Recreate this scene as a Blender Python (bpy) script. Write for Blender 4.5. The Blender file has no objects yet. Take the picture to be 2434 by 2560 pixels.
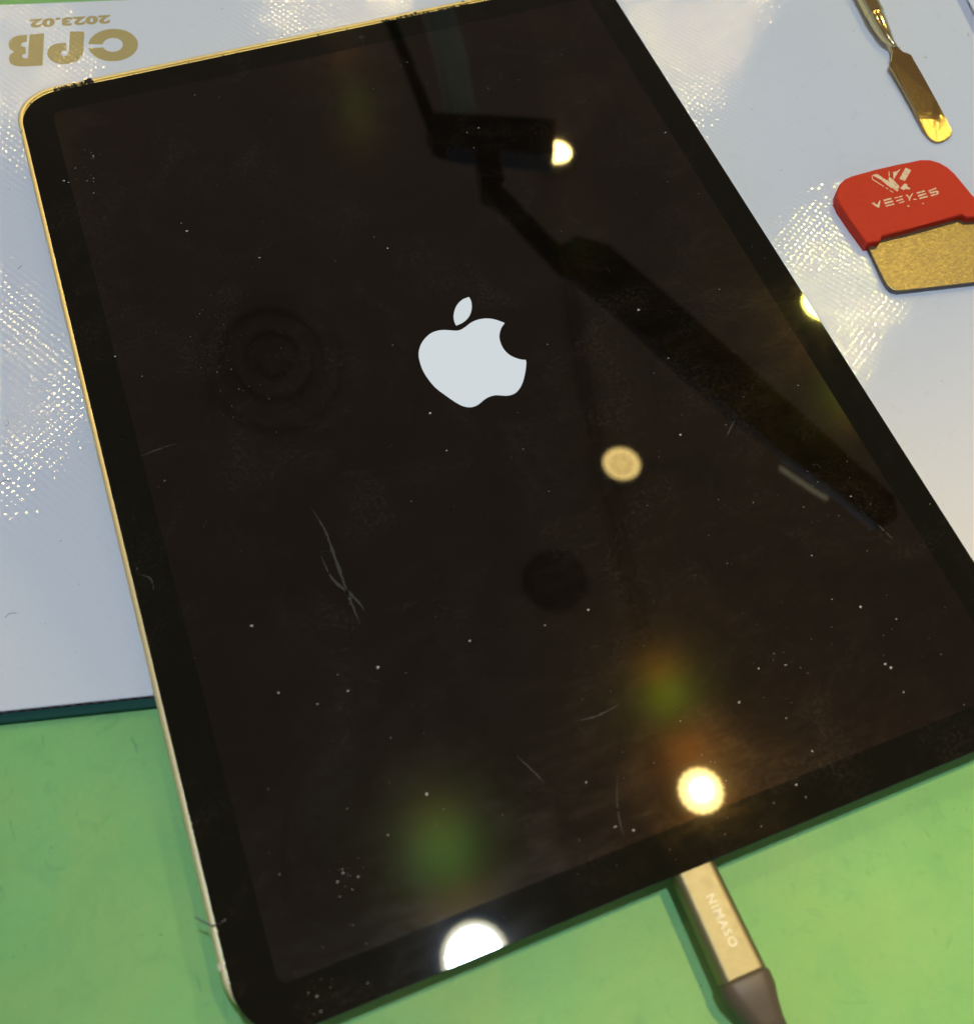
import bpy, bmesh, math, random
from mathutils import Vector, Matrix
random.seed(11)
S = 0.001                                  # everything below is written in millimetres
scene = bpy.context.scene
col = scene.collection

# ------------------------------------------------------------------ heights (mm above the green work surface)
T = 3.0            # top of the pale mat
ZT = T + 6.2       # top of the tablet's glass

# ------------------------------------------------------------------ camera
cam_d = bpy.data.cameras.new('camera')
cam = bpy.data.objects.new('camera', cam_d); col.objects.link(cam)
scene.camera = cam
r0 = Vector((0.93290638, -0.35587483, 0.05512518))
r1 = Vector((-0.27630253, -0.80551361, -0.52421821))
r2 = Vector((0.23096015, 0.47381529, -0.84979791))
m = Matrix((r0, -r1, -r2)).transposed().to_4x4()
m.translation = Vector((-64.8929, -143.0226, 237.3573 + ZT)) * S
cam.matrix_world = m
cam_d.sensor_fit = 'HORIZONTAL'; cam_d.sensor_width = 36.0
cam_d.lens = 2900 * 36.0 / 2434
cam_d.shift_y = -280.0 / 2434
cam_d.clip_start = 0.01; cam_d.clip_end = 50
cam_d.dof.use_dof = True
cam_d.dof.focus_distance = 0.302
cam_d.dof.aperture_fstop = 20.0

# ------------------------------------------------------------------ world, exposure
world = bpy.data.worlds.new('World'); scene.world = world; world.use_nodes = True
bg = world.node_tree.nodes['Background']
bg.inputs[0].default_value = (0.50, 0.60, 0.80, 1); bg.inputs[1].default_value = 0.55
scene.view_settings.view_transform = 'Standard'; scene.view_settings.look = 'None'
scene.view_settings.exposure = 0.0; scene.view_settings.gamma = 1.0
scene.cycles.use_denoising = True
scene.cycles.sample_clamp_indirect = 4.0
scene.cycles.max_bounces = 4
scene.cycles.use_light_tree = False

# lamps: name -> (x, y) on the ceiling in mm, radius, colour, strength, label
CEIL = 1500.0
WARM = (1.0, 0.74, 0.26)
SPOTS = [
 ((576, 625), 31, WARM, 13, 'warm spotlight mirrored as a speckled disc just right of screen centre'),
 ((461, 89), 32, WARM, 30, 'warm spotlight mirrored as a blazing disc above the cable plug'),
 ((746, 1325), 30, WARM, 90, 'warm spotlight mirrored beside the black camera head in the screen'),
 ((1076, 812), 34, (0.95, 0.84, 0.12), 380, 'warm spotlight glinting on the right bezel and on mat by red scraper'),
 ((1217, 1624), 32, WARM, 560, 'warm spotlight glinting on the mat between tablet and gold spatula'),
 ((453, 1879), 32, WARM, 420, 'warm spotlight glinting on the mat above the tablet top edge'),
 ((-240, 1969), 32, WARM, 420, 'warm spotlight glinting on the mat around the gold lettering'),
 ((-383, 1133), 32, WARM, 280, 'warm spotlight glinting on the mat left of the tablet'),
]
DOWNLIGHT = ((74, -2), 45, (0.46, 0.63, 0.86), 720)

# two of the spotlights throw warm cones: from (ceiling), to (desk), cone in degrees, watts, colour
BEAMS = [((461, 89), (80, -265), 20.5, 66.0, (1.0, 0.64, 0.17)),
         ((1076, 812), (40, 30), 60.0, 14.0, (1.0, 0.76, 0.32))]

# ------------------------------------------------------------------ traced outlines (mm, tablet axes)
APPLE = [(11.95,9.12),(11.37,8.68),(10.82,8.23),(10.36,7.72),(9.95,7.15),(9.53,6.48),(9.18,5.76),(8.96,5.03),(8.82,4.25),(8.74,3.41),(8.75,2.55),(8.86,1.67),(9.08,0.82),(9.41,0.04),(9.85,-0.68),(10.39,-1.31),(10.97,-1.86),(11.53,-2.28),(12.04,-2.59),(12.45,-2.78),(12.82,-2.91),(12.76,-3.28),(12.62,-3.75),(12.28,-4.49),(11.85,-5.34),(11.36,-6.21),(10.82,-7.1),(10.26,-7.97),(9.65,-8.79),(9.01,-9.52),(8.35,-10.15),(7.68,-10.64),(7.03,-10.99),(6.47,-11.17),(5.91,-11.23),(5.29,-11.21),(4.63,-11.1),(3.95,-10.86),(3.28,-10.58),(2.7,-10.31),(2.14,-10.09),(1.61,-10),(1.08,-9.98),(0.52,-10.01),(-0.07,-10.1),(-0.69,-10.29),(-1.33,-10.53),(-2,-10.85),(-2.66,-11.15),(-3.27,-11.32),(-3.85,-11.4),(-4.38,-11.39),(-4.9,-11.29),(-5.46,-11.07),(-6.01,-10.75),(-6.5,-10.38),(-6.99,-9.86),(-7.55,-9.14),(-8.15,-8.25),(-8.82,-7.17),(-9.51,-5.99),(-10.21,-4.81),(-10.84,-3.59),(-11.31,-2.29),(-11.66,-0.98),(-11.93,0.28),(-12.11,1.51),(-12.18,2.7),(-12.16,3.89),(-12.03,5.18),(-11.81,6.42),(-11.48,7.42),(-11.07,8.3),(-10.57,9.1),(-10.01,9.82),(-9.39,10.45),(-8.7,11),(-7.92,11.51),(-7.12,11.93),(-6.38,12.18),(-5.64,12.3),(-4.86,12.31),(-4.09,12.22),(-3.38,12.04),(-2.66,11.79),(-1.86,11.44),(-1.1,11.1),(-0.5,10.86),(0.03,10.72),(0.53,10.71),(1.06,10.81),(1.69,10.99),(2.36,11.25),(3.02,11.57),(3.74,11.89),(4.59,12.11),(5.47,12.24),(6.28,12.25),(7.05,12.16),(7.79,12.01),(8.51,11.77),(9.19,11.45),(9.84,11.05),(10.48,10.55),(11.06,10.03),(11.53,9.56)]
LEAF = [(6.25,19.62),(6.33,19.03),(6.35,18.39),(6.22,17.62),(5.99,16.82),(5.69,16.08),(5.31,15.36),(4.84,14.66),(4.31,14.03),(3.69,13.5),(3.03,13.07),(2.38,12.75),(1.69,12.52),(0.91,12.38),(0.1,12.29),(0.07,12.87),(0.09,13.5),(0.21,14.26),(0.43,15.05),(0.74,15.78),(1.13,16.49),(1.6,17.19),(2.13,17.83),(2.7,18.38),(3.33,18.84),(4,19.2),(4.71,19.46),(5.47,19.57)]
GC = [(-66.75,145.5),(-66.7,144.4),(-66.48,143.31),(-66.1,142.26),(-65.57,141.27),(-64.9,140.36),(-64.11,139.55),(-63.22,138.86),(-62.24,138.31),(-61.2,137.91),(-60.13,137.67),(-59.04,137.6),(-57.97,137.69),(-56.94,137.95),(-55.97,138.37),(-55.08,138.94),(-54.31,139.65),(-53.66,140.48),(-53.15,141.41),(-52.8,142.43),(-52.61,143.5),(-52.59,144.6),(-52.74,145.7),(-53.06,146.79),(-53.55,147.82),(-54.18,148.78),(-54.94,149.65),(-55.82,150.39),(-56.8,150.99),(-57.84,151.44),(-58.93,151.73),(-60.04,151.85),(-61.14,151.79),(-62.2,151.56),(-63.19,151.17),(-64.1,150.62),(-64.91,149.92),(-65.58,149.11),(-66.11,148.19),(-66.49,147.19),(-62.54,145.81),(-62.25,146.5),(-61.79,147.08),(-61.21,147.52),(-60.53,147.77),(-59.81,147.84),(-59.08,147.7),(-58.4,147.38),(-57.81,146.89),(-57.35,146.26),(-57.05,145.54),(-56.92,144.76),(-56.98,143.99),(-57.22,143.27),(-57.63,142.65),(-58.17,142.17),(-58.82,141.85),(-59.53,141.72),(-60.25,141.79),(-60.95,142.04),(-61.57,142.47),(-62.08,143.05),(-62.44,143.74),(-62.63,144.49)]
GP = [(-70.61,154.11),(-66.63,152.96),(-68.33,144.87),(-69.02,143.19),(-70.17,141.66),(-71.57,140.79),(-73.56,140.66),(-75.44,141.07),(-76.97,142.11),(-78.06,143.57),(-78.58,145.23),(-78.57,146.74),(-78.1,148.3),(-77.15,149.52),(-75.82,150.06),(-74.33,150.06),(-72.46,149.67),(-73.12,146.44),(-73.84,146.59),(-74.52,146.23),(-74.77,145.55),(-74.66,144.76),(-74.14,144.22),(-73.41,144.18),(-72.81,144.75),(-72.36,146.13)]
GB = [(-82.01,156.33),(-77.91,155.6),(-80.63,142.13),(-84.73,143.05),(-86.94,143.63),(-88.27,144.42),(-89.26,145.77),(-89.38,147.67),(-88.82,149.37),(-87.46,150.27),(-88.43,151.89),(-88.49,153.81),(-88,155.38),(-86.83,156.55),(-85.06,156.89),(-82.7,156.46),(-83.25,153.44),(-84.37,153.49),(-85.05,152.93),(-84.99,151.96),(-83.98,151.34),(-84.37,148.36),(-85.32,148.43),(-85.62,147.62),(-85.22,146.75),(-84.16,146.41)]
RED_PRINT = {
  'slab': [(130.42,25.28),(132.04,25.34),(132.63,24.07),(133.33,22.55),(133.96,22.02),(134.79,23.37),(135.37,21.88),(135.75,19.18),(134.23,17.59),(133.63,18.59),(132.64,20.51),(131.97,22.99),(130.93,24.62)],
  'slab2': [(141.32,24.79),(142.32,23.38),(138.27,20.39),(137.25,21.7)],
  'mid': [(135.44,21.86),(136.95,24.46),(137.95,24.3),(139.85,24.93),(137.28,23.21)],
  'thin': [(135.8,25.16),(136.03,25.09),(135.04,23.29),(134.77,23.38)],
  'frag': [(135.57,18.44),(136.59,19),(137.8,19.64),(138.36,19.14),(137.9,18.48),(138.39,17.52),(137.8,17.23),(136.95,17.83),(136.22,17.52)],
  'ol': [(130.25,25.17),(130.43,25.11),(129.87,23.99),(131.57,20.54),(131.35,20.39),(129.58,23.86)],
  'ol2': [(131.81,20.04),(132.26,19.45),(132,19.28),(131.61,19.89)],
  'ol3': [(132.34,18.91),(132.96,17.85),(132.74,17.66),(132.14,18.72)],
  'V1': [(124.74,16.09),(125.61,16.35),(126.06,15.19),(127.45,16.31),(127.7,16.23),(126.12,14.1),(125.63,14.26)],
  'E1': [(128.64,16.24),(131.15,16.21),(131.05,15.7),(128.5,15.65)],
  'E2': [(128.37,15.25),(131.15,15.2),(131.01,14.67),(128.23,14.67)],
  'E3': [(128.13,14.2),(130.85,14.19),(130.73,13.73),(128.06,13.78)],
  'F1': [(132.14,15.95),(134.68,15.91),(134.52,15.52),(132.06,15.5)],
  'F2': [(131.99,14.83),(134.31,14.96),(134.17,14.56),(131.91,14.47)],
  'F3': [(132.37,13.91),(134.34,14.06),(134.24,13.71),(132.31,13.59)],
  'K1': [(135.67,15.85),(136.25,15.82),(136.38,14.82),(137.92,15.81),(138.13,15.62),(136.36,14.35),(135.87,13.56),(135.42,13.71),(135.98,14.6)],
  'K2': [(137.06,13.87),(137.96,13.57),(137.86,13.29),(136.94,13.46)],
  'G1': [(139.21,15.65),(141.85,15.65),(141.7,15.16),(139.11,15.11)],
  'G2': [(138.98,14.64),(141.76,14.66),(141.61,14.16),(138.84,14.11)],
  'G3': [(138.81,13.64),(141.63,13.68),(141.48,13.19),(138.69,13.14)],
  'S': [(142.95,15.23),(145.62,15.48),(145.5,15.04),(143.43,14.91),(143.29,14.48),(145.32,14.46),(145.52,13.91),(145.1,13.25),(144.43,13.05),(142.44,13.06),(142.54,13.48),(144.62,13.57),(144.79,13.93),(142.95,13.95),(142.64,14.53)],
  'd1': [(134.23,12.36),(134.71,12.05),(134.36,11.69),(133.89,11.94)],
  'd2': [(138.7,11.75),(139.12,11.55),(138.81,11.27),(138.46,11.45)]}
DUST = [(-40.4,48.5),(-8.3,41.1),(-66.4,-63),(-59.6,-68),(-67.8,-47.1),(-45.6,-64.8),(-14.3,-20.6),(-55.9,62.9),(45.9,2),(46.7,-13.9),(1.3,-68),(36.4,-93.8),(51.6,-35.9),(-73.4,96.2),(-52.9,-67.5),(-25.4,-65.9),(-73.5,-81),(-44.5,-92.7),(-75.7,-97.1),(-61.8,-102.7),(-65.8,-102.2),(-8.9,-68.1),(57,-101),(-42.4,110.5),(-75,-119.5),(-8.6,-113.3)]
FIBRES = [
  [(-48.1,-24.5),(-46.9,-30.6),(-46.7,-36),(-46.6,-45.2),(-46.4,-50.3),(-46.2,-54.5)],
  [(-49.5,-36.6),(-48.7,-42.5),(-46.6,-46.4),(-45,-49.5),(-44.3,-52.1)],
  [(-6.9,-102.1),(-9.2,-106.7),(-10.6,-111.5),(-10.8,-114)],
  [(-10.7,-89.5),(-6.2,-90),(-0.6,-89.4)],
  [(-25.1,-91.6),(-22.7,-96.3),(-21.6,-98.9)],
  [(-81.2,0.9),(-77.5,1.4),(-72.7,1.6)],
  [(-87.9,-27.6),(-85.5,-29.4),(-85.4,-32.6)],
  [(54.2,-35.5),(50.4,-38.8)],
  [(72.9,-71.4),(74.3,-76)]]

# ------------------------------------------------------------------ helpers
def mesh_obj(name, bm, mat, parent=None, smooth=False):
    me = bpy.data.meshes.new(name)
    bmesh.ops.scale(bm, vec=(S, S, S), verts=bm.verts)
    bmesh.ops.recalc_face_normals(bm, faces=bm.faces)
    bm.to_mesh(me); bm.free()
    if smooth:
        for p in me.polygons: p.use_smooth = True
    o = bpy.data.objects.new(name, me); col.objects.link(o)
    if mat: me.materials.append(mat)
    if parent: o.parent = parent
    return o
def thing(name, label, cat, group=None):
    o = bpy.data.objects.new(name, None); col.objects.link(o)
    o['label'] = label; o['category'] = cat
    if group: o['group'] = group
    return o
def tag(o, label, cat, group=None):
    o['label'] = label; o['category'] = cat
    if group: o['group'] = group
    return o
def at_base(o, x, y, z=0):
    """put an Empty at the thing's base and keep its (world-built) parts where they are"""
    o.location = (x*S, y*S, z*S)
    for c in o.children:
        if c.parent is o: c.location = (-x*S, -y*S, -z*S)

def ngon(bm, pts, z):
    return bm.faces.new([bm.verts.new((p[0], p[1], z)) for p in pts])
def flat(bm, pts, z):
    """a flat, possibly concave, outline facing up"""
    vs = [bm.verts.new((p[0], p[1], z)) for p in pts]
    es = [bm.edges.new((vs[i], vs[(i+1) % len(vs)])) for i in range(len(vs))]
    bmesh.ops.triangle_fill(bm, use_beauty=True, use_dissolve=False, edges=es, normal=(0, 0, 1))
def prism(bm, pts, z0, z1, bev=0.0, seg=2):
    n0 = set(bm.verts)
    f = ngon(bm, pts, z0)
    r = bmesh.ops.extrude_face_region(bm, geom=[f])
    top = [v for v in r['geom'] if isinstance(v, bmesh.types.BMVert)]
    for v in top: v.co.z = z1
    if bev > 0:
        es = [e for e in bm.edges if e.verts[0] not in n0 and e.verts[0] in top and e.verts[1] in top]
        bmesh.ops.bevel(bm, geom=es, offset=bev, segments=seg, profile=0.5, affect='EDGES', clamp_overlap=True)
def rrect(w, h, r, cx=0, cy=0, n=10):
    pts = []
    for sx, sy, a0 in ((1, 1, 0), (-1, 1, 90), (-1, -1, 180), (1, -1, 270)):
        for k in range(n + 1):
            a = math.radians(a0 + 90.0 * k / n)
            pts.append((cx + sx*(w/2 - r) + r*math.cos(a), cy + sy*(h/2 - r) + r*math.sin(a)))
    return pts
def loft(bm, loops, close_first=False, close_last=False):
    rings = [[bm.verts.new(p) for p in lp] for lp in loops]
    n = len(rings[0])
    for a, b in zip(rings, rings[1:]):
        for i in range(n):
            bm.faces.new((a[i], a[(i+1) % n], b[(i+1) % n], b[i]))
    if close_first: bm.faces.new(rings[0][::-1])
    if close_last: bm.faces.new(rings[-1])
    return rings
def tube(bm, pts, rad, seg=10, cap=True):
    pts = [Vector(p) for p in pts]; rings = []
    for i, p in enumerate(pts):
        d = (pts[min(i+1, len(pts)-1)] - pts[max(i-1, 0)]).normalized()
        u = d.cross(Vector((0, 0, 1)))
        if u.length < 1e-4: u = Vector((1, 0, 0))
        u.normalize(); w = u.cross(d).normalized()
        r = rad[i] if isinstance(rad, (list, tuple)) else rad
        rings.append([tuple(p + (u*math.cos(2*math.pi*k/seg) + w*math.sin(2*math.pi*k/seg))*r) for k in range(seg)])
    loft(bm, rings, cap, cap)
def smooth_path(pts, n=6):
    pts = [Vector(p) for p in pts]; P = [2*pts[0]-pts[1]] + pts + [2*pts[-1]-pts[-2]]; out = []
    for i in range(1, len(P)-2):
        a, b, c, d = P[i-1:i+3]
        for k in range(n):
            t = k/n
            out.append(.5*((2*b)+(-a+c)*t+(2*a-5*b+4*c-d)*t*t+(-a+3*b-3*c+d)*t**3))
    return out + [pts[-1]]

# ------------------------------------------------------------------ material helpers
def new_mat(name):
    mt = bpy.data.materials.new(name); mt.use_nodes = True
    nt = mt.node_tree
    return mt, nt, nt.nodes['Principled BSDF']
def nd(nt, typ, **kw):
    n = nt.nodes.new(typ)
    for k, v in kw.items(): setattr(n, k, v)
    return n
def sock(nt, inp, v):
    if isinstance(v, bpy.types.NodeSocket): nt.links.new(v, inp)
    else: inp.default_value = v
def mth(nt, op, a, b=None, c=None, clamp=False):
    n = nd(nt, 'ShaderNodeMath', operation=op, use_clamp=clamp)
    sock(nt, n.inputs[0], a)
    if b is not None: sock(nt, n.inputs[1], b)
    if c is not None: sock(nt, n.inputs[2], c)
    return n.outputs[0]
def noise(nt, scale, detail=3, rough=0.5, vec=None, dist=0.0):
    n = nd(nt, 'ShaderNodeTexNoise'); n.inputs['Scale'].default_value = scale
    n.inputs['Detail'].default_value = detail; n.inputs['Roughness'].default_value = rough
    n.inputs['Distortion'].default_value = dist
    nt.links.new(vec if vec else pos(nt), n.inputs['Vector'])
    return n.outputs['Fac']
def pos(nt):                                # position in millimetres
    g = nd(nt, 'ShaderNodeNewGeometry'); v = nd(nt, 'ShaderNodeVectorMath', operation='SCALE')
    nt.links.new(g.outputs['Position'], v.inputs[0]); v.inputs['Scale'].default_value = 1000.0
    return v.outputs[0]
def ramp(nt, fac, stops):
    r = nd(nt, 'ShaderNodeValToRGB'); cr = r.color_ramp
    while len(cr.elements) < len(stops): cr.elements.new(0.5)
    for e, (p, c) in zip(cr.elements, stops):
        e.position = p; e.color = c if len(c) == 4 else (*c, 1)
    nt.links.new(fac, r.inputs[0]); return r.outputs[0]
def mixc(nt, fac, a, b, mode='MIX'):
    n = nd(nt, 'ShaderNodeMix', data_type='RGBA', blend_type=mode)
    sock(nt, n.inputs[0], fac); sock(nt, n.inputs[6], a if isinstance(a, bpy.types.NodeSocket) else (*a, 1))
    sock(nt, n.inputs[7], b if isinstance(b, bpy.types.NodeSocket) else (*b, 1)); return n.outputs[2]
def bump(nt, h, dist, strength=1.0):
    b = nd(nt, 'ShaderNodeBump'); b.inputs['Strength'].default_value = strength; b.inputs['Distance'].default_value = dist*S
    nt.links.new(h, b.inputs['Height']); return b.outputs[0]
def simple(name, c, rough=0.5, metal=0.0, ior=1.5, spec=0.5):
    mt, nt, p = new_mat(name)
    p.inputs['Base Color'].default_value = (*c, 1); p.inputs['Roughness'].default_value = rough
    p.inputs['Metallic'].default_value = metal; p.inputs['IOR'].default_value = ior
    p.inputs['Specular IOR Level'].default_value = spec
    return mt
def scaled(nt, sx, sy, sz):
    v = nd(nt, 'ShaderNodeVectorMath', operation='MULTIPLY'); nt.links.new(pos(nt), v.inputs[0])
    v.inputs[1].default_value = (sx, sy, sz); return v.outputs[0]
def emit_mat(name, c, s):
    mt = bpy.data.materials.new(name); mt.use_nodes = True; nt = mt.node_tree; nt.nodes.clear()
    e = nd(nt, 'ShaderNodeEmission'); e.inputs[0].default_value = (*c, 1); e.inputs[1].default_value = s
    o = nd(nt, 'ShaderNodeOutputMaterial'); nt.links.new(e.outputs[0], o.inputs[0]); return mt

# ------------------------------------------------------------------ materials
def m_green():
    mt, nt, p = new_mat('green_vinyl')
    a = noise(nt, 0.035, 4, 0.6); b = noise(nt, 0.6, 4, 0.7); g = noise(nt, 6.0, 2, 0.5)
    c = mixc(nt, ramp(nt, a, [(0.35, (0, 0, 0)), (0.68, (1, 1, 1))]), (0.165, 0.45, 0.125), (0.225, 0.505, 0.15))
    c = mixc(nt, mth(nt, 'MULTIPLY', ramp(nt, b, [(0.35, (0, 0, 0)), (0.75, (1, 1, 1))]), 0.35), c, (0.17, 0.37, 0.14))
    c = mixc(nt, mth(nt, 'MULTIPLY', ramp(nt, g, [(0.3, (0, 0, 0)), (0.7, (1, 1, 1))]), 0.30), c, (0.29, 0.54, 0.19))
    st = noise(nt, 0.16, 3, 0.6, dist=1.2)              # old stains and scuffs
    c = mixc(nt, mth(nt, 'MULTIPLY', ramp(nt, st, [(0.60, (0, 0, 0)), (0.74, (1, 1, 1))]), 0.40), c, (0.10, 0.31, 0.10))
    sc = noise(nt, 0.5, 2, 0.5, vec=scaled(nt, 1.0, 0.25, 1))
    c = mixc(nt, mth(nt, 'MULTIPLY', ramp(nt, sc, [(0.69, (0, 0, 0)), (0.76, (1, 1, 1))]), 0.45), c, (0.07, 0.20, 0.09))
    w1 = noise(nt, 0.022, 5, 0.62, dist=0.8)
    c = mixc(nt, mth(nt, 'MULTIPLY', ramp(nt, w1, [(0.42, (0, 0, 0)), (0.66, (1, 1, 1))]), 0.45), c, (0.29, 0.47, 0.125))
    w2 = noise(nt, 0.075, 6, 0.7, dist=1.5)
    c = mixc(nt, mth(nt, 'MULTIPLY', ramp(nt, w2, [(0.50, (0, 0, 0)), (0.70, (1, 1, 1))]), 0.30), c, (0.13, 0.36, 0.12))
    nt.links.new(c, p.inputs['Base Color'])
    p.inputs['Roughness'].default_value = 0.55; p.inputs['Specular IOR Level'].default_value = 0.3
    nt.links.new(bump(nt, mth(nt, 'ADD', noise(nt, 3.0, 4, 0.6), mth(nt, 'MULTIPLY', a, 2.0)), 0.05), p.inputs['Normal'])
    return mt

MA = math.radians(-13.6)        # the mat is turned against the tablet
MX = (math.cos(MA), math.sin(MA)); MY = (-math.sin(MA), math.cos(MA))
def matpt(s, n): return (s*MX[0] + n*MY[0], s*MX[1] + n*MY[1])

def weave_normal(nt, period, slope, wob):
    """fine embossed basket weave: analytic normal of h = a sin(kx) sin(ky), turned with the mat"""
    sx = nd(nt, 'ShaderNodeSeparateXYZ')
    wb = nd(nt, 'ShaderNodeTexNoise'); wb.inputs['Scale'].default_value = 0.35; wb.inputs['Detail'].default_value = 4
    nt.links.new(pos(nt), wb.inputs['Vector'])
    vm = nd(nt, 'ShaderNodeVectorMath', operation='MULTIPLY_ADD'); nt.links.new(wb.outputs['Color'], vm.inputs[0])
    vm.inputs[1].default_value = (wob, wob, 0); nt.links.new(pos(nt), vm.inputs[2])
    nt.links.new(vm.outputs[0], sx.inputs[0])
    x, y = sx.outputs[0], sx.outputs[1]
    k = 2*math.pi/period
    # two diagonal directions of the weave in world axes
    d1 = Vector(MX); d2 = Vector(MY)
    def ph(d): return mth(nt, 'MULTIPLY', mth(nt, 'ADD', mth(nt, 'MULTIPLY', x, d[0]), mth(nt, 'MULTIPLY', y, d[1])), k)
    u, v = ph(d1), ph(d2)
    # threads sag and swell a little from place to place
    am = nd(nt, 'ShaderNodeTexNoise'); am.inputs['Scale'].default_value = 0.55; am.inputs['Detail'].default_value = 3
    nt.links.new(pos(nt), am.inputs['Vector'])
    amp = mth(nt, 'MULTIPLY_ADD', am.outputs['Fac'], slope*1.6, slope*0.2)
    gu = mth(nt, 'MULTIPLY', mth(nt, 'MULTIPLY', mth(nt, 'COSINE', u), mth(nt, 'SINE', v)), amp)
    gv = mth(nt, 'MULTIPLY', mth(nt, 'MULTIPLY', mth(nt, 'SINE', u), mth(nt, 'COSINE', v)), amp)
    jit = nd(nt, 'ShaderNodeTexNoise'); jit.inputs['Scale'].default_value = 1.3; jit.inputs['Detail'].default_value = 2
    nt.links.new(pos(nt), jit.inputs['Vector'])
    js = nd(nt, 'ShaderNodeSeparateXYZ'); nt.links.new(jit.outputs['Color'], js.inputs[0])
    def comb(i, ja):
        a = mth(nt, 'ADD', mth(nt, 'MULTIPLY', gu, -d1[i]), mth(nt, 'MULTIPLY', gv, -d2[i]))
        return mth(nt, 'ADD', a, mth(nt, 'MULTIPLY', mth(nt, 'SUBTRACT', ja, 0.5), slope*0.8))
    cx = nd(nt, 'ShaderNodeCombineXYZ'); cx.inputs[2].default_value = 1.0
    nt.links.new(comb(0, js.outputs[0]), cx.inputs[0]); nt.links.new(comb(1, js.outputs[1]), cx.inputs[1])
    nv = nd(nt, 'ShaderNodeVectorMath', operation='NORMALIZE'); nt.links.new(cx.outputs[0], nv.inputs[0])
    return nv.outputs[0]

def m_mat(ink=None):
    mt, nt, p = new_mat('pale_mat' if ink is None else 'gold_ink')
    a = noise(nt, 0.02, 3, 0.5); b = noise(nt, 0.25, 5, 0.65)
    if ink is None:
        c = mixc(nt, a, (0.61, 0.635, 0.67), (0.66, 0.68, 0.70))
        c = mixc(nt, mth(nt, 'MULTIPLY', ramp(nt, b, [(0.58, (0, 0, 0)), (0.72, (1, 1, 1))]), 0.22), c, (0.50, 0.50, 0.52))
        sp = noise(nt, 1.1, 2, 0.5)
        c = mixc(nt, mth(nt, 'MULTIPLY', ramp(nt, sp, [(0.755, (0, 0, 0)), (0.79, (1, 1, 1))]), 0.5), c, (0.25, 0.25, 0.27))
        nt.links.new(c, p.inputs['Base Color'])
    else:
        c = mixc(nt, noise(nt, 1.6, 3, 0.6), [x*0.88 for x in ink], [min(1, x*1.1) for x in ink])
        nt.links.new(c, p.inputs['Base Color'])
    p.inputs['Roughness'].default_value = 0.6; p.inputs['Specular IOR Level'].default_value = 0.2
    p.inputs['Coat Weight'].default_value = 0.48 if ink is None else 0.18
    p.inputs['Coat Roughness'].default_value = 0.012
    nrm = weave_normal(nt, 2.3, 0.052, 0.6)
    nt.links.new(nrm, p.inputs['Coat Normal']); 
    soft = nd(nt, 'ShaderNodeMix', data_type='VECTOR'); soft.inputs[0].default_value = 0.4
    soft.inputs[4].default_value = (0, 0, 1); nt.links.new(nrm, soft.inputs[5]); nt.links.new(soft.outputs[1], p.inputs['Normal'])
    return mt

def film_glass(name, base, lobes, haze, ior=1.5):
    """cover glass: sharp dielectric reflection, a greasy haze and, over the pixels, the diffraction orders of the pixel rows"""
    mt, nt, p = new_mat(name)
    p.inputs['Base Color'].default_value = (*base, 1)
    p.inputs['Roughness'].default_value = 0.02; p.inputs['IOR'].default_value = ior
    sm = noise(nt, 0.045, 5, 0.62, dist=0.6); st = noise(nt, 0.35, 4, 0.7, vec=scaled(nt, 0.35, 1.4, 1), dist=0.5)
    gm = noise(nt, 1.2, 3, 0.6, dist=1.0)
    msk = mth(nt, 'MULTIPLY', ramp(nt, sm, [(0.40, (0.10,)*3), (0.72, (1, 1, 1))]), ramp(nt, st, [(0.3, (0.25,)*3), (0.75, (1, 1, 1))]))
    msk = mth(nt, 'MULTIPLY', msk, ramp(nt, gm, [(0.25, (0.5,)*3), (0.75, (1, 1, 1))]))
    pa = ramp(nt, noise(nt, 0.050, 3, 0.6, dist=1.1), [(0.50, (0, 0, 0)), (0.74, (1, 1, 1))])
    pb = ramp(nt, noise(nt, 1.1, 5, 0.75), [(0.46, (0, 0, 0)), (0.72, (1, 1, 1))])
    wipe = ramp(nt, noise(nt, 0.22, 4, 0.65, vec=scaled(nt, 0.5, 1.6, 1), dist=2.2), [(0.58, (0, 0, 0)), (0.72, (1, 1, 1))])
    film = mth(nt, 'ADD', mth(nt, 'MULTIPLY', mth(nt, 'MULTIPLY', pa, pb), 1.0), mth(nt, 'MULTIPLY', mth(nt, 'MULTIPLY', wipe, pb), 0.35))
    nt.links.new(mixc(nt, film, base, (0.025, 0.0205, 0.015)), p.inputs['Base Color'])
    out = nt.nodes['Material Output']; cur = p.outputs[0]
    def add(sh):
        nonlocal cur
        a = nd(nt, 'ShaderNodeAddShader'); nt.links.new(cur, a.inputs[0]); nt.links.new(sh, a.inputs[1]); cur = a.outputs[0]
    for rough, w in haze:
        g = nd(nt, 'ShaderNodeBsdfGlossy'); g.inputs['Roughness'].default_value = rough
        cmb = nd(nt, 'ShaderNodeVectorMath', operation='SCALE'); cmb.inputs[0].default_value = (1.0, 0.78, 0.60)
        nt.links.new(mth(nt, 'MULTIPLY', msk, w), cmb.inputs['Scale']); nt.links.new(cmb.outputs[0], g.inputs['Color']); add(g.outputs[0])
    for (tx, ty), rough, c, w in lobes:
        g = nd(nt, 'ShaderNodeBsdfGlossy'); g.inputs['Roughness'].default_value = rough
        g.inputs['Color'].default_value = (c[0]*w, c[1]*w, c[2]*w, 1)
        n = nd(nt, 'ShaderNodeCombineXYZ'); v = Vector((tx, ty, 1)).normalized()
        for i in range(3): n.inputs[i].default_value = v[i]
        nt.links.new(n.outputs[0], g.inputs['Normal']); add(g.outputs[0])
    nt.links.new(cur, out.inputs[0])
    return mt

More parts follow.
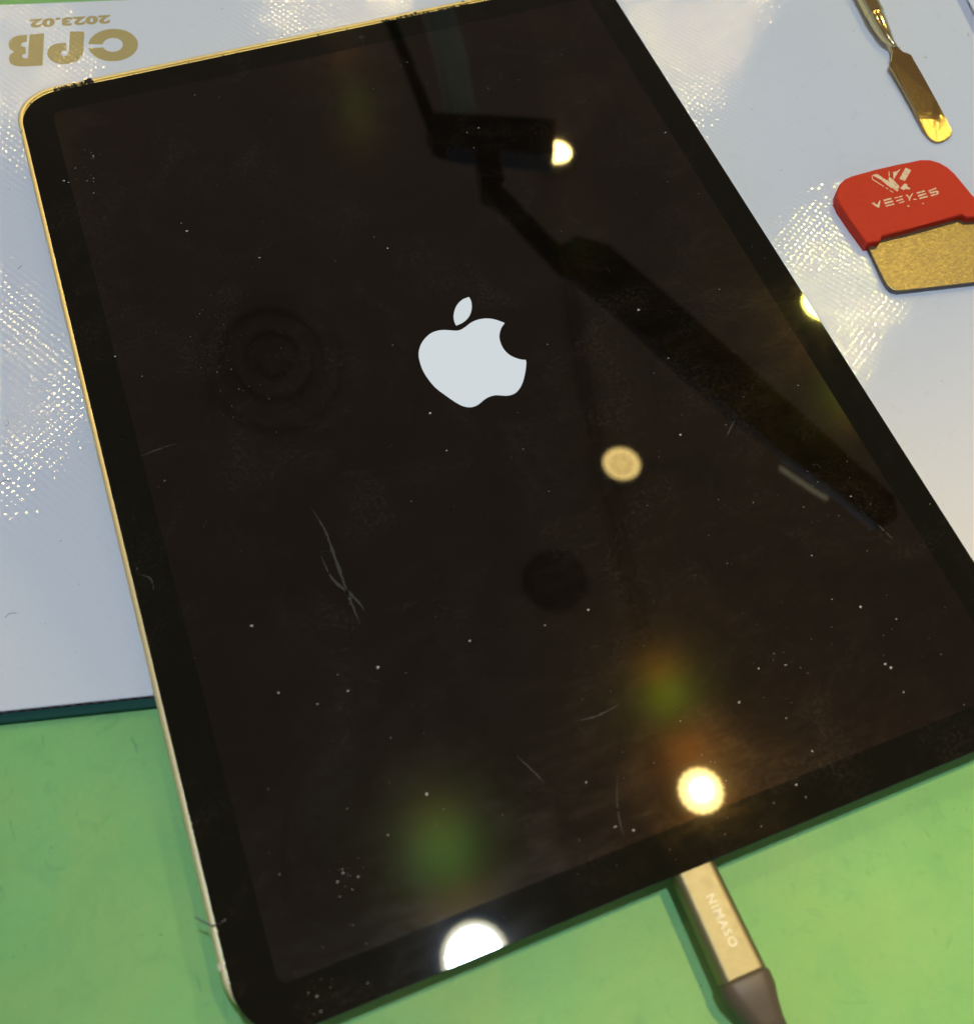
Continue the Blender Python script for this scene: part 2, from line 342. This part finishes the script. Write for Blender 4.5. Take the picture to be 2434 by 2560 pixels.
def m_metal(name, c, rough, scr=0.0, streak=(1, 1, 1), bmp=0.0, bsc=2.0):
    mt, nt, p = new_mat(name)
    f = noise(nt, 1.2, 5, 0.7, vec=scaled(nt, *streak))
    cc = mixc(nt, mth(nt, 'MULTIPLY', f, 0.5), c, [x*0.72 for x in c])
    nt.links.new(cc, p.inputs['Base Color']); p.inputs['Metallic'].default_value = 1.0
    nt.links.new(mth(nt, 'MULTIPLY_ADD', f, scr, rough - scr*0.4, clamp=True), p.inputs['Roughness'])
    if bmp: nt.links.new(bump(nt, noise(nt, bsc, 4, 0.6, vec=scaled(nt, *streak)), bmp), p.inputs['Normal'])
    return mt

def m_red():
    mt, nt, p = new_mat('red_plastic')
    f = noise(nt, 0.5, 4, 0.6)
    nt.links.new(mixc(nt, f, (0.58, 0.030, 0.007), (0.66, 0.040, 0.010)), p.inputs['Base Color'])
    p.inputs['Roughness'].default_value = 0.55; p.inputs['Specular IOR Level'].default_value = 0.2
    nt.links.new(bump(nt, noise(nt, 6, 3, 0.6), 0.02), p.inputs['Normal']); return mt

GREEN = m_green()
MAT = m_mat(); INK = m_mat((0.42, 0.33, 0.13))
TEAL = simple('dark_teal_rubber', (0.006, 0.060, 0.040), 0.6, spec=0.2)
BEZEL = film_glass('black_bezel_glass', (0.0022, 0.0030, 0.0010), [], [(0.14, 0.0016)], 1.48)
ORG, GRN, YEL = (1, 0.42, 0.10), (0.38, 1.0, 0.10), (1.0, 0.55, 0.08)
LOBES = []
for sg in (-1, 1):
    LOBES += [((0.001*sg, 0.019*sg), 0.125, ORG, 2.4e-4), ((0.002*sg, 0.047*sg), 0.12, GRN, 2.2e-4),
              ((0.003*sg, 0.060*sg), 0.12, YEL, 1.3e-4)]
SCREEN = film_glass('dark_screen_glass', (0.0030, 0.0020, 0.0013), LOBES, [(0.17, 0.0016), (0.35, 0.0042)], 1.60)
FRAME = m_metal('champagne_aluminium', (1.0, 0.88, 0.50), 0.37, 0.10, (0.4, 0.4, 1), 0.01)
STEEL = m_metal('warm_steel', (0.56, 0.42, 0.19), 0.07, 0.08)
nt_ = STEEL.node_tree; sy_ = nd(nt_, 'ShaderNodeSeparateXYZ'); nt_.links.new(pos(nt_), sy_.inputs[0])     # hammered, prised-at tip
wear_ = mth(nt_, 'ADD', mth(nt_, 'MULTIPLY', mth(nt_, 'SUBTRACT', 46.0, sy_.outputs[1]), 0.09, clamp=True), 0.10)
nt_.links.new(bump(nt_, mth(nt_, 'MULTIPLY', noise(nt_, 0.9, 4, 0.6), wear_), 0.12), nt_.nodes['Principled BSDF'].inputs['Normal'])
BLADE = m_metal('brushed_blade', (0.30, 0.235, 0.125), 0.38, 0.38, (0.6, 1.3, 1), 0.055, 1.1)
CHROME = m_metal('polished_handle', (0.80, 0.66, 0.33), 0.12, 0.1)
PLUGM = m_metal('champagne_plug', (0.28, 0.245, 0.125), 0.50, 0.15, (1, 1, 1), 0.01, 6.0)
ENGRAVE = simple('engraved_letters', (0.95, 0.90, 0.62), 0.8, 0.0)
BOOT = simple('brown_rubber_boot', (0.085, 0.066, 0.038), 0.5)
BRAID = simple('brown_braid', (0.13, 0.09, 0.05), 0.7)
RED = m_red(); CREAM, nt_, p_ = new_mat('cream_print')             # worn pad print
nt_.links.new(mixc(nt_, ramp(nt_, noise(nt_, 1.6, 4, 0.7), [(0.56, (0, 0, 0)), (0.64, (1, 1, 1))]), (0.85, 0.60, 0.34), (0.62, 0.05, 0.015)), p_.inputs['Base Color'])
p_.inputs['Roughness'].default_value = 0.6
BLACK = simple('matt_black', (0.006, 0.006, 0.008), 0.6, spec=0.2)
DARK = simple('black_gunk', (0.016, 0.012, 0.008), 0.75, spec=0.2)
BAND = simple('antenna_resin', (0.50, 0.43, 0.30), 0.5)
DUSTM = simple('pale_dust', (0.55, 0.50, 0.42), 0.8)
LINT = simple('dull_lint', (0.032, 0.027, 0.018), 0.8)
GRIT = simple('dark_grit', (0.05, 0.045, 0.045), 0.8)
HAIRM = simple('dark_hair', (0.03, 0.018, 0.012), 0.4)

# ------------------------------------------------------------------ setting: green work surface, brown ceiling
bm = bmesh.new(); prism(bm, rrect(1500, 1100, 20, 60, 40, 4), -25, 0, 2)
desk = mesh_obj('work_surface', bm, GREEN); desk['kind'] = 'structure'
bm = bmesh.new(); prism(bm, [(-2200, -1800), (2800, -1800), (2800, 3200), (-2200, 3200)], CEIL+22, CEIL+60)
ceil = mesh_obj('ceiling', bm, simple('brown_ceiling', (0.60, 0.35, 0.21), 0.8)); ceil['kind'] = 'structure'

# ------------------------------------------------------------------ lamps on the ceiling (the screen mirrors them, the mat glints with them)
WHITE_TRIM = simple('lamp_trim', (0.25, 0.22, 0.18), 0.5)
def disc(bm, cx, cy, r, z, n=40):
    ngon(bm, [(cx + r*math.cos(2*math.pi*k/n), cy + r*math.sin(2*math.pi*k/n)) for k in range(n)][::-1], z)
for (xy, r, c, st, lab) in SPOTS:
    x, y = xy
    t = thing('ceiling_spotlight', lab, 'spotlight', 'warm ceiling spotlights')
    bm = bmesh.new()
    prof = [(r+1, CEIL-2), (r+1, CEIL-6), (r+9, CEIL-4), (r+11, CEIL+22)]
    loft(bm, [[(x+q*math.cos(2*math.pi*k/32), y+q*math.sin(2*math.pi*k/32), z) for k in range(32)] for q, z in prof])
    mesh_obj('housing', bm, WHITE_TRIM, t, True)
    for b0, b1, cone, watt, bc in BEAMS:
        if b0 != xy: continue
        ld = bpy.data.lights.new('beam', 'SPOT'); ld.energy = watt; ld.color = bc; ld.shadow_soft_size = 0.012
        ld.spot_size = math.radians(cone); ld.spot_blend = 1.0
        lo = bpy.data.objects.new('beam', ld); col.objects.link(lo)
        p0 = Vector((x, y, CEIL-8))*S; lo.location = p0
        lo.rotation_euler = (Vector((b1[0], b1[1], 0))*S - p0).to_track_quat('-Z', 'Y').to_euler()
    bm = bmesh.new(); disc(bm, x, y, r+1, CEIL-1)
    mesh_obj('reflector', bm, emit_mat('spot_glow', (1.0, 0.52, 0.13) if st in (13, 30, 90) else c, st*(0.30 if st in (13, 30, 90) else 0.9)), t)
    if st not in (13, 30, 90):
        at_base(t, x, y, CEIL); continue
    bm = bmesh.new()                                    # ring of small lenses in front of the leds
    for rr, nn in ((0, 1), (0.34, 6), (0.66, 12), (0.9, 18)):
        for k in range(nn):
            a = 2*math.pi*k/nn + rr; lr = r*0.135
            bx, by = x + r*rr*math.cos(a), y + r*rr*math.sin(a)
            loft(bm, [[(bx+q*math.cos(2*math.pi*j/8), by+q*math.sin(2*math.pi*j/8), z) for j in range(8)] for q, z in ((lr, CEIL-1.2), (lr*0.7, CEIL-3), (lr*0.2, CEIL-3.6))], False, True)
    mesh_obj('lens_array', bm, emit_mat('spot_lens', c, st*1.45), t)
    at_base(t, x, y, CEIL)
(x, y), r, c, st = DOWNLIGHT
t = thing('ceiling_downlight', 'large white round downlight mirrored as a half disc on the bottom bezel', 'downlight')
bm = bmesh.new()
loft(bm, [[(x+q*math.cos(2*math.pi*k/48), y+q*math.sin(2*math.pi*k/48), z) for k in range(48)] for q, z in ((r*0.80, CEIL+2), (r, CEIL-4), (r+1, CEIL-5))])
mesh_obj('reflector', bm, emit_mat('downlight_rim', (1.0, 0.90, 0.55), 17), t, True)
bm = bmesh.new()
loft(bm, [[(x+q*math.cos(2*math.pi*k/48), y+q*math.sin(2*math.pi*k/48), z) for k in range(48)] for q, z in ((r+1, CEIL-5), (r+9, CEIL-3), (r+10, CEIL+22))])
mesh_obj('housing', bm, WHITE_TRIM, t, True)
bm = bmesh.new(); disc(bm, x, y, r*0.80, CEIL+2, 48)
mesh_obj('diffuser', bm, emit_mat('downlight_face', c, st*1.5), t)
at_base(t, x, y, CEIL)

# round dark speaker on the ceiling (faint rings in the left half of the screen)
t = thing('ceiling_speaker', 'dark round ceiling speaker mirrored as faint rings left of the logo', 'speaker')
x, y = 77, 1031
for i, (ra, rb) in enumerate(((120, 92), (70, 50), (30, 0.5))):
    bm = bmesh.new()
    loft(bm, [[(x+q*math.cos(2*math.pi*k/48), y+q*1.25*math.sin(2*math.pi*k/48), z) for k in range(48)] for q, z in ((ra, CEIL+22), (ra-4, CEIL+6), (rb, CEIL+6), (max(rb-3, .2), CEIL+21))])
    mesh_obj('grille_ring', bm, simple('speaker_grey', ((0.50, 0.29, 0.175), (0.47, 0.275, 0.165), (0.36, 0.21, 0.125))[i], 0.7), t)
at_base(t, x, y, CEIL)
bm = bmesh.new()
x, y = 391, 474
loft(bm, [[(x+q*math.cos(2*math.pi*k/32), y+q*math.sin(2*math.pi*k/32), z) for k in range(32)] for q, z in ((52, CEIL+22), (50, CEIL+12), (44, CEIL+9), (20, CEIL+8), (3, CEIL+8))], False, True)
tag(mesh_obj('smoke_detector', bm, simple('detector_brown', (0.17, 0.10, 0.06), 0.7), None, True), 'dark round ceiling detector mirrored as a dim spot below the logo', 'detector')

bm = bmesh.new(); tube(bm, smooth_path([(651.0, 1028.0, 1511.0), (604.0, 869.0, 1511.0), (560.0, 688.0, 1511.0), (522.0, 493.0, 1511.0), (486.0, 334.0, 1511.0), (468.0, 235.0, 1511.0)], 5), 11, 8)
tag(mesh_obj('ceiling_conduit', bm, simple('conduit_brown', (0.34, 0.20, 0.12), 0.7), None, True), 'thin brown ceiling conduit mirrored as a faint dark line right of the logo', 'conduit')

# ------------------------------------------------------------------ black camera arm hanging over the desk (only its mirror image is in view)
AZ = 450.0
t = thing('camera_arm', 'black jointed camera arm mirrored diagonally across the screen', 'camera arm')
def slab(pts, z0, z1, name, mat, bev=3.0, parent=None):
    bm = bmesh.new(); prism(bm, pts, z0, z1, bev, 3); return mesh_obj(name, bm, mat, parent or t)
head = slab([(176, 505), (215, 490), (268, 468), (252, 432), (205, 452), (178, 466), (166, 478), (165, 493)], AZ, AZ+24, 'camera_head', BLACK, 6)
slab([(196, 458), (212, 452), (207, 424), (197, 416), (188, 424)], AZ+6, AZ+30, 'joint', BLACK, 3)
bm = bmesh.new(); tube(bm, [(196, 424, AZ+14), (208, 385, AZ+14), (220, 342, AZ+14), (226, 325, AZ+14)], [9, 8.5, 8.5, 10], 12); mesh_obj('rod', bm, BLACK, t, True)
slab([(215, 322), (219, 345), (236, 350), (256, 334), (284, 262), (312, 185), (335, 120), (351, 76), (345, 62), (329, 60), (316, 90), (295, 129), (278, 172), (260, 217), (238, 271)], AZ, AZ+13, 'boom', BLACK, 7)
slab([(287.2, 121.5), (301, 97.5), (307, 89), (304.5, 88), (298.6, 96.5), (286, 118.5)], AZ-2.5, AZ-0.5, 'pale_strip', emit_mat('pale_strip_added_glow', (0.95, 0.90, 0.58), 1.3), 0.5)  # pale highlight stripe on the boom, its brightness put in as added emission
bm = bmesh.new(); tube(bm, [(176, 500, AZ+20), (180, 560, AZ+20), (184, 640, AZ+20), (188, 760, AZ+40)], 5.5, 12); mesh_obj('upper_rod', bm, BLACK, t, True)
bm = bmesh.new(); tube(bm, [(205, 500, AZ+30), (212, 540, AZ+32), (226, 600, AZ+36), (250, 720, AZ+60)], [14, 13, 14, 16], 14); mesh_obj('pale_sleeve', bm, simple('pale_sleeve', (0.80, 0.66, 0.52), 0.8), t, True)
at_base(t, 200, 450, AZ)

# ------------------------------------------------------------------ pale mat with gold print
mat_t = thing('work_mat', 'pale lavender grey work mat with gold lettering lying on green surface', 'mat')
bm = bmesh.new()
S0, S1, N0, N1 = -165, 235, -72.5, 146.6
def mrect(s0, s1, n0, n1): return [matpt(s0, n0), matpt(s1, n0), matpt(s1, n1), matpt(s0, n1)]
GS0, GS1 = 174.6, 178.4
prism(bm, mrect(S0, GS0, N0, N1), 1.4, T, 0.35, 3)
mesh_obj('mat_sheet', bm, MAT, mat_t)
bm = bmesh.new(); prism(bm, mrect(GS1, S1, N0, N1), 1.4, T, 0.35, 3)
mesh_obj('mat_sheet', bm, MAT, mat_t)
bm = bmesh.new(); prism(bm, mrect(GS0, GS1, N0+0.4, N1-0.4), 1.4, T-0.9)
mesh_obj('groove', bm, simple('groove_blue', (0.34, 0.40, 0.55), 0.5), mat_t)
bm = bmesh.new(); prism(bm, mrect(S0-1, S1+1, N0-2.0, N1-0.2), 0.0, 1.4, 0.3, 2)
mesh_obj('backing', bm, TEAL, mat_t)
for pts in (GC, GP, GB):
    bm = bmesh.new(); flat(bm, pts, T+0.02); mesh_obj('letter', bm, INK, mat_t)

def text_mesh(name, txt, mat, parent, size, place, bold=0.0, stretch=1.0, spacing=1.0):
    """flat lettering: place(u, v) -> (x, y, z) in mm, u along the line, v up, both in units of the capital height"""
    cu = bpy.data.curves.new(name, 'FONT'); cu.body = txt; cu.size = 1.0; cu.offset = bold; cu.space_character = spacing
    cu.resolution_u = 4
    o = bpy.data.objects.new(name, cu); col.objects.link(o)
    dg = bpy.context.evaluated_depsgraph_get(); me = bpy.data.meshes.new_from_object(o.evaluated_get(dg))
    bpy.data.objects.remove(o)
    xs = [v.co.x for v in me.vertices]; ys = [v.co.y for v in me.vertices]
    x0, x1, y0, y1 = min(xs), max(xs), min(ys), max(ys)
    for v in me.vertices:
        v.co = Vector(place((v.co.x-x0)/(x1-x0), (v.co.y-y0)/(y1-y0))) * S
    me.materials.clear(); me.materials.append(mat); me.name = name
    r = bpy.data.objects.new(name, me); col.objects.link(r); r.parent = parent; return r
# digits read upside down in the photograph: first digit at the right
q00, q10, q01 = Vector((-57.83, 157.96)), Vector((-80.78, 162.97)), Vector((-58.71, 154.19))
def place_digits(u, v):
    p = q00 + (q10-q00)*u + (q01-q00)*v
    return (p.x, p.y, T+0.02)
text_mesh('digits', '2023.02', INK, mat_t, 1, place_digits, 0.055, spacing=1.08)
at_base(mat_t, 0, 0, 0)

# ------------------------------------------------------------------ tablet
tab = thing('tablet', 'black tablet with champagne metal rim starting up on the pale mat', 'tablet')
FX, FY = -1.15, 2.55            # the loosened screen sits a little off its frame
FW, FH, FR = 178.6, 248.4, 11.6
bm = bmesh.new()
prof = [(0.7, T+0.02), (0.0, T+0.7), (0.0, T+4.95), (0.03, T+5.12), (0.11, T+5.27), (0.24, T+5.38), (0.40, T+5.43), (1.22, T+5.50), (1.30, T+5.50),
        (1.38, T+5.0), (1.75, T+5.0), (1.82, T+5.34), (3.6, T+5.34), (3.7, T+4.6)]
loops = []
for ins, z in prof:
    loops.append([(px, py, z) for px, py in rrect(FW-2*ins, FH-2*ins, FR-ins*0.9, FX, FY, 16)])
loft(bm, loops, True, True)
frame = mesh_obj('metal_frame', bm, FRAME, tab, True)
frame.data.set_sharp_from_angle(angle=math.radians(40))
bm = bmesh.new()
W, H, GR = 178.4, 247.6, 10.8
BZ = 8.3
gp = [(0.35, T+5.58), (0.0, T+5.68), (0.0, ZT-0.16), (0.05, ZT-0.06), (0.16, ZT), (BZ, ZT)]
lg = []
for ins, z in gp:
    r = GR - ins if ins < 1 else 2.0
    lg.append([(px, py, z) for px, py in rrect(W-2*ins, H-2*ins, r, 0, 0, 12)])
loft(bm, lg, True, False)
glass = mesh_obj('glass_panel', bm, BEZEL, tab)
bm = bmesh.new(); ngon(bm, rrect(W-2*BZ, H-2*BZ, 2.0, 0, 0, 12), ZT)
disp = mesh_obj('display', bm, SCREEN, tab)
# lit logo on the display
lm, nt, p = new_mat('lit_logo')
p.inputs['Base Color'].default_value = (0.02, 0.02, 0.02, 1); p.inputs['Roughness'].default_value = 0.05
p.inputs['Emission Color'].default_value = (0.88, 0.96, 1.0, 1); p.inputs['Emission Strength'].default_value = 0.70
for nm, pts in (('logo_body', APPLE), ('logo_leaf', LEAF)):
    bm = bmesh.new(); flat(bm, pts, ZT+0.02); mesh_obj(nm, bm, lm, disp)
# antenna bands in the frame, torn adhesive on the upper rim
for (x, y, w, h, mt_) in ((FX-FW/2+0.33, -108.6, 0.9, 1.3, BAND), (FX-FW/2+0.33, 112.2, 0.8, 1.0, BAND)):
    bm = bmesh.new(); prism(bm, rrect(w, h, 0.2, x, y, 3), T+4.8, T+5.545, 0.05, 1); mesh_obj('antenna_band', bm, mt_, frame)
def gunk(x0, x1, y, n, amp, name='adhesive_residue'):
    bm = bmesh.new()
    for k in range(n):
        x = random.uniform(x0, x1); yy = y + random.gauss(0, 0.42); r = random.uniform(0.12, 0.42)*amp
        g = bmesh.ops.create_icosphere(bm, subdivisions=1, radius=r, matrix=Matrix.Translation((x, yy, T+5.5)))
        for v in g['verts']:
            v.co += Vector((random.uniform(-.4, .4)*r + (v.co.x-x)*0.8, random.uniform(-.3, .3)*r, (v.co.z-T-5.5)*-0.45 + random.uniform(-.1, .1)*r))
    o = mesh_obj(name, bm, DARK, frame); o['kind'] = 'stuff'; return o
gunk(-79, -68.2, 125.0, 90, 0.75); gunk(-70.0, -68.0, 125.8, 12, 1.15); gunk(17.5, 45, 124.6, 130, 0.7); gunk(-66, 16, 124.0, 70, 0.55); gunk(-88, -80, 121.5, 10, .6)
# front camera behind the bezel
bm = bmesh.new(); ngon(bm, rrect(1.6, 1.6, 0.79, 9.4, 119.3, 6), ZT+0.012)
mesh_obj('front_camera', bm, simple('camera_ring', (0.006, 0.006, 0.006), 0.5, spec=0.2), glass)
at_base(tab, 0, 0, T)

# ------------------------------------------------------------------ cable with champagne plug
cab = thing('charging_cable', 'brown cable with champagne metal plug pushed into the tablet bottom', 'cable')
PZ = T + 2.9
def plug_ring(y, w, h, r, cx=0.0, cz=PZ): return [(cx + a, y, cz + b) for a, b in rrect(w, h, r, 0, 0, 6)]
bm = bmesh.new()
loft(bm, [plug_ring(-122.2, 8.2, 5.2, 1.5), plug_ring(-122.6, 8.7, 5.7, 1.6), plug_ring(-143.9, 9.3, 6.0, 1.6, 0.5), plug_ring(-144.3, 8.9, 5.6, 1.5, 0.5)], True, True)
plug = mesh_obj('plug_shell', bm, PLUGM, cab)
bm = bmesh.new()
loft(bm, [plug_ring(-117.5, 8.0, 2.4, 1.15), plug_ring(-122.3, 8.0, 2.4, 1.15)], True, True)
mesh_obj('plug_tongue', bm, simple('contact_steel', (0.5, 0.5, 0.5), 0.3, 1.0), cab)
def place_nim(u, v):      # runs down the plug, tops of the letters towards the right
    return (-0.45 + 1.75*v + u*0.35, -129.2 - 9.8*u, PZ + 2.85 + (0.135*((9.3*u+7)/21.3)) + 0.05)
text_mesh('engraving', 'NIMASO', ENGRAVE, plug, 1, place_nim, 0.016, spacing=1.2)
bm = bmesh.new()
loft(bm, [plug_ring(-144.1, 9.4, 5.9, 2.2, 0.5), plug_ring(-144.9, 10.4, 6.2, 2.6, 0.6), plug_ring(-147.2, 10.2, 6.2, 2.9, 0.7), plug_ring(-149.6, 8.6, 5.6, 2.7, 0.9, PZ-0.1),
          plug_ring(-152.5, 6.9, 5.0, 2.45, 1.3, PZ-0.3), plug_ring(-155.0, 5.6, 4.6, 2.25, 2.0, PZ-0.5)], True, True)
mesh_obj('strain_relief', bm, BOOT, cab, True)
bm = bmesh.new()
path = smooth_path([(1.7, -153.5, PZ-0.4), (2.6, -157, PZ-0.6), (6, -170, PZ-1.8), (16, -200, 2.6), (30, -250, 2.4), (40, -330, 2.4)], 10)
tube(bm, path, 2.3, 14)
mt_, nt, p = new_mat('brown_braid_weave')
wv = nd(nt, 'ShaderNodeTexVoronoi'); wv.inputs['Scale'].default_value = 1.6; nt.links.new(pos(nt), wv.inputs['Vector'])
nt.links.new(mixc(nt, wv.outputs['Distance'], (0.20, 0.14, 0.07), (0.07, 0.05, 0.03)), p.inputs['Base Color']); p.inputs['Roughness'].default_value = 0.7
nt.links.new(bump(nt, wv.outputs['Distance'], -0.25), p.inputs['Normal'])
mesh_obj('braided_cord', bm, mt_, cab, True)
at_base(cab, 0, -140, 0)

# ------------------------------------------------------------------ gold steel spatula
sp = thing('spatula', 'gold coloured steel spatula with knurled handle lying on the mat', 'spatula')
bl = [(165.4,71.8),(164.6,69.6),(163.3,67.4),(162.0,65.6),(160.4,64.1),(160.2,62.0),(159.3,54.3),(158.2,46.5),(156.8,38.2),(156.75,35.4),(157.3,33.6),(158.3,32.7),(160.0,32.4),(162.4,32.9),(164.2,33.9),(165.1,35.3),(165.5,37.2),(167.0,48.0),(168.3,57.5),(169.35,66.1),(168.7,66.9),(167.6,67.9),(167.2,69.4),(167.1,71.4)]
bm = bmesh.new(); prism(bm, bl, 0, 0.55, 0.12, 2)
for v in bm.verts:
    k = (v.co.y - 32.4)/39.0
    v.co.z += T + 0.15 + 2.1*k + 0.12*math.sin(k*5.2)
mesh_obj('blade', bm, STEEL, sp)
bm = bmesh.new()
hp = [(166.2, 70.3, T+2.5), (166.0, 71.8, T+2.6), (165.7, 74, T+2.7), (166.0, 77, T+2.9), (166.6, 81, T+3.0), (167.2, 84, T+3.1), (167.4, 84.6, T+3.1)]
tube(bm, hp, [0.85, 1.0, 1.7, 2.15, 2.55, 2.75, 2.6], 18); mesh_obj('neck', bm, CHROME, sp, True)
bm = bmesh.new(); pts = []; rad = []
for i in range(120):
    y = 84.7 + i*0.28; pts.append((167.42 + (y-84.7)*0.19, y, T+3.15)); rad.append(2.75 + (0.13 if i % 2 else -0.08))
tube(bm, pts, rad, 20); mesh_obj('knurled_handle', bm, CHROME, sp)
at_base(sp, 166, 70, T)

# ------------------------------------------------------------------ red scraper
rs = thing('scraper', 'red plastic handled scraper with wide gold metal blade on the mat', 'scraper')
hnd = [(116.2,4.2),(119.8,3.6),(120.6,4.0),(121.6,5.0),(133.2,4.8),(147.3,4.6),(148.1,3.2),(152.2,2.3),(153.9,3.2),(154.1,8.4),(154.2,14.0),(154.0,18.6),(153.4,21.2),(152.1,23.6),(150.0,25.4),(147.2,26.3),(140.0,26.5),(132.0,26.8),(124.8,27.0),(122.2,26.6),(119.8,25.3),(117.8,23.4),(116.5,21.2),(116.0,18.4),(116.0,12.0)]
bm = bmesh.new(); prism(bm, hnd, T+0.05, T+3.6, 0.55, 3)
handle = mesh_obj('red_handle', bm, RED, rs)
for k, pts in RED_PRINT.items():
    bm = bmesh.new(); flat(bm, pts, T+3.62); mesh_obj('printed_mark', bm, CREAM, handle)
bl = [(117.3,3.9),(116.4,-1.5),(115.4,-7.2),(115.2,-9.4),(115.9,-11.1),(117.2,-11.9),(125,-13.4),(138.6,-16.0),(150,-18.0),(154.5,-17.0),(156.2,-13.5),(154.2,3.4),(150,4.2),(135,6.0),(121,6.0)]
bm = bmesh.new(); prism(bm, bl, 0, 0.45, 0.15, 2)
bmesh.ops.subdivide_edges(bm, edges=[], cuts=1)
for v in bm.verts: v.co.z += T + 1.1 + max(0, (4-v.co.y))*0.02
mesh_obj('metal_blade', bm, BLADE, rs)
at_base(rs, 135, 10, T)

# ------------------------------------------------------------------ dust, lint, hair
def flakes(spots, name, mat, label, z):
    bm = bmesh.new()
    for x, y, r in spots:
        n = random.randint(4, 6); a0 = random.uniform(0, 6.28); el = random.uniform(0.22, 1.0)
        base = [bm.verts.new((x + r*math.cos(a0+6.283*k/n)*random.uniform(.7, 1.2), y + el*r*math.sin(a0+6.283*k/n)*random.uniform(.7, 1.2), z)) for k in range(n)]
        topv = bm.verts.new((x, y, z + r*0.7))
        for k in range(n): bm.faces.new((base[k], base[(k+1) % n], topv))
    o = mesh_obj(name, bm, mat); o['kind'] = 'stuff'; o['label'] = label; o['category'] = 'dust'; return o
sd = [(x, y, random.uniform(0.22, 0.40)) for x, y in DUST]
for k in range(270):
    sd.append((random.uniform(-88, 88), random.uniform(-122, 122), min(0.34, 0.04 + random.expovariate(19))))
for k in range(90):                                    # bead-like droplets near the left
    a = random.gauss(0, 1); b = random.gauss(0, 1)
    sd.append((-57 + 5*a, 20 + 11*b - 3*a, random.uniform(0.05, 0.12)))
for cx, cy, n, s in ((-73.5, 96, 14, 1.6), (-63, -102, 16, 2.2), (-75, -119.5, 12, 1.5), (36, -92, 14, 5), (66, -62, 26, 7), (10, -108, 40, 12), (55, -98, 24, 10), (-76, 88, 16, 3)):
    for k in range(n): sd.append((cx+random.gauss(0, s), cy+random.gauss(0, s), min(0.32, 0.05 + random.expovariate(18))))
sd = [(x, y, r) for x, y, r in sd if abs(x) < 88.6 and abs(y) < 123.2]
flakes(sd, 'screen_dust', DUSTM, 'pale dust specks scattered over the tablet screen', ZT+0.03)
def on_mat(x, y): return not (-93 < x < 91 and -126 < y < 130)
gd = []
while len(gd) < 120:
    x, y = random.uniform(-130, 210), random.uniform(-180, 175)
    if on_mat(x, y):
        n = x*MY[0] + y*MY[1]
        if n > N0 + 1: gd.append((x, y, random.uniform(0.06, 0.22)))
flakes(gd, 'mat_grit', GRIT, 'dark grit specks scattered over the pale mat', T+0.03)
gd = [(random.uniform(-140, 110), random.uniform(-175, -125), random.uniform(0.08, 0.28)) for k in range(30)] + [(random.uniform(-140, -93), random.uniform(-175, -60), random.uniform(0.08, 0.25)) for k in range(16)]
flakes(gd, 'surface_grit', simple('green_grit', (0.10, 0.14, 0.06), 0.8), 'small dark crumbs scattered over the green work surface', 0.03)
bm = bmesh.new()
for q, f in enumerate(FIBRES):                          # dragged smears: ragged flat ribbons
    pth = smooth_path([(x, y, ZT+0.06) for x, y in f], 9); n = len(pth); prev = None
    wmax = 0.95 if q < 2 else 0.45
    for i, p_ in enumerate(pth):
        d = (pth[min(i+1, n-1)] - pth[max(i-1, 0)]).normalized(); u = Vector((-d.y, d.x, 0))
        w = wmax*max(0.12, math.sin(math.pi*(i+.5)/n))*random.uniform(0.55, 1.0)
        cur = (bm.verts.new(p_ + u*w*random.uniform(.3, .6)), bm.verts.new(p_ - u*w*random.uniform(.3, .6)))
        if prev and random.random() > 0.06: bm.faces.new((prev[0], prev[1], cur[1], cur[0]))
        prev = cur
for k in range(38):                                    # short curls of lint
    x, y = random.uniform(-84, 86), random.uniform(-120, 118); a = random.uniform(0, 6.28); l = random.uniform(0.6, 2.4); b = random.uniform(-1.2, 1.2)
    tube(bm, smooth_path([(x, y, ZT+.06), (x+l*.5*math.cos(a), y+l*.5*math.sin(a), ZT+.1), (x+l*.5*math.cos(a)+l*.5*math.cos(a+b), y+l*.5*math.sin(a)+l*.5*math.sin(a+b), ZT+.06)], 4), 0.05, 4)
lint = mesh_obj('screen_lint', bm, LINT); lint['kind'] = 'stuff'; lint['label'] = 'dull lint fibres and curls lying on the tablet screen'; lint['category'] = 'lint'
bm = bmesh.new()
for k in range(26):
    while True:
        x, y = random.uniform(-120, 200), random.uniform(-60, 165)
        if on_mat(x, y) and x*MY[0] + y*MY[1] > N0 + 3: break
    a = random.uniform(0, 6.28); l = random.uniform(0.8, 3.0); b = random.uniform(-1.3, 1.3)
    tube(bm, smooth_path([(x, y, T+.06), (x+l*.5*math.cos(a), y+l*.5*math.sin(a), T+.1), (x+l*.5*math.cos(a)+l*.5*math.cos(a+b), y+l*.5*math.sin(a)+l*.5*math.sin(a+b), T+.06)], 4), 0.045, 4)
lint = mesh_obj('mat_lint', bm, GRIT); lint['kind'] = 'stuff'; lint['label'] = 'fine grey lint fibres lying on the pale mat'; lint['category'] = 'lint'
bm = bmesh.new()
tube(bm, smooth_path([(-92.4, -98.9, T+6.2), (-91.3, -100.0, T+6.0), (-90.1, -101.1, T+5.75), (-89.4, -101.5, T+5.9), (-88.2, -101.6, ZT+.1), (-87.0, -101.2, ZT+.12)], 6), 0.15, 6)
tag(mesh_obj('hair', bm, HAIRM), 'short dark hair caught across the tablet rim near lower left corner', 'hair')
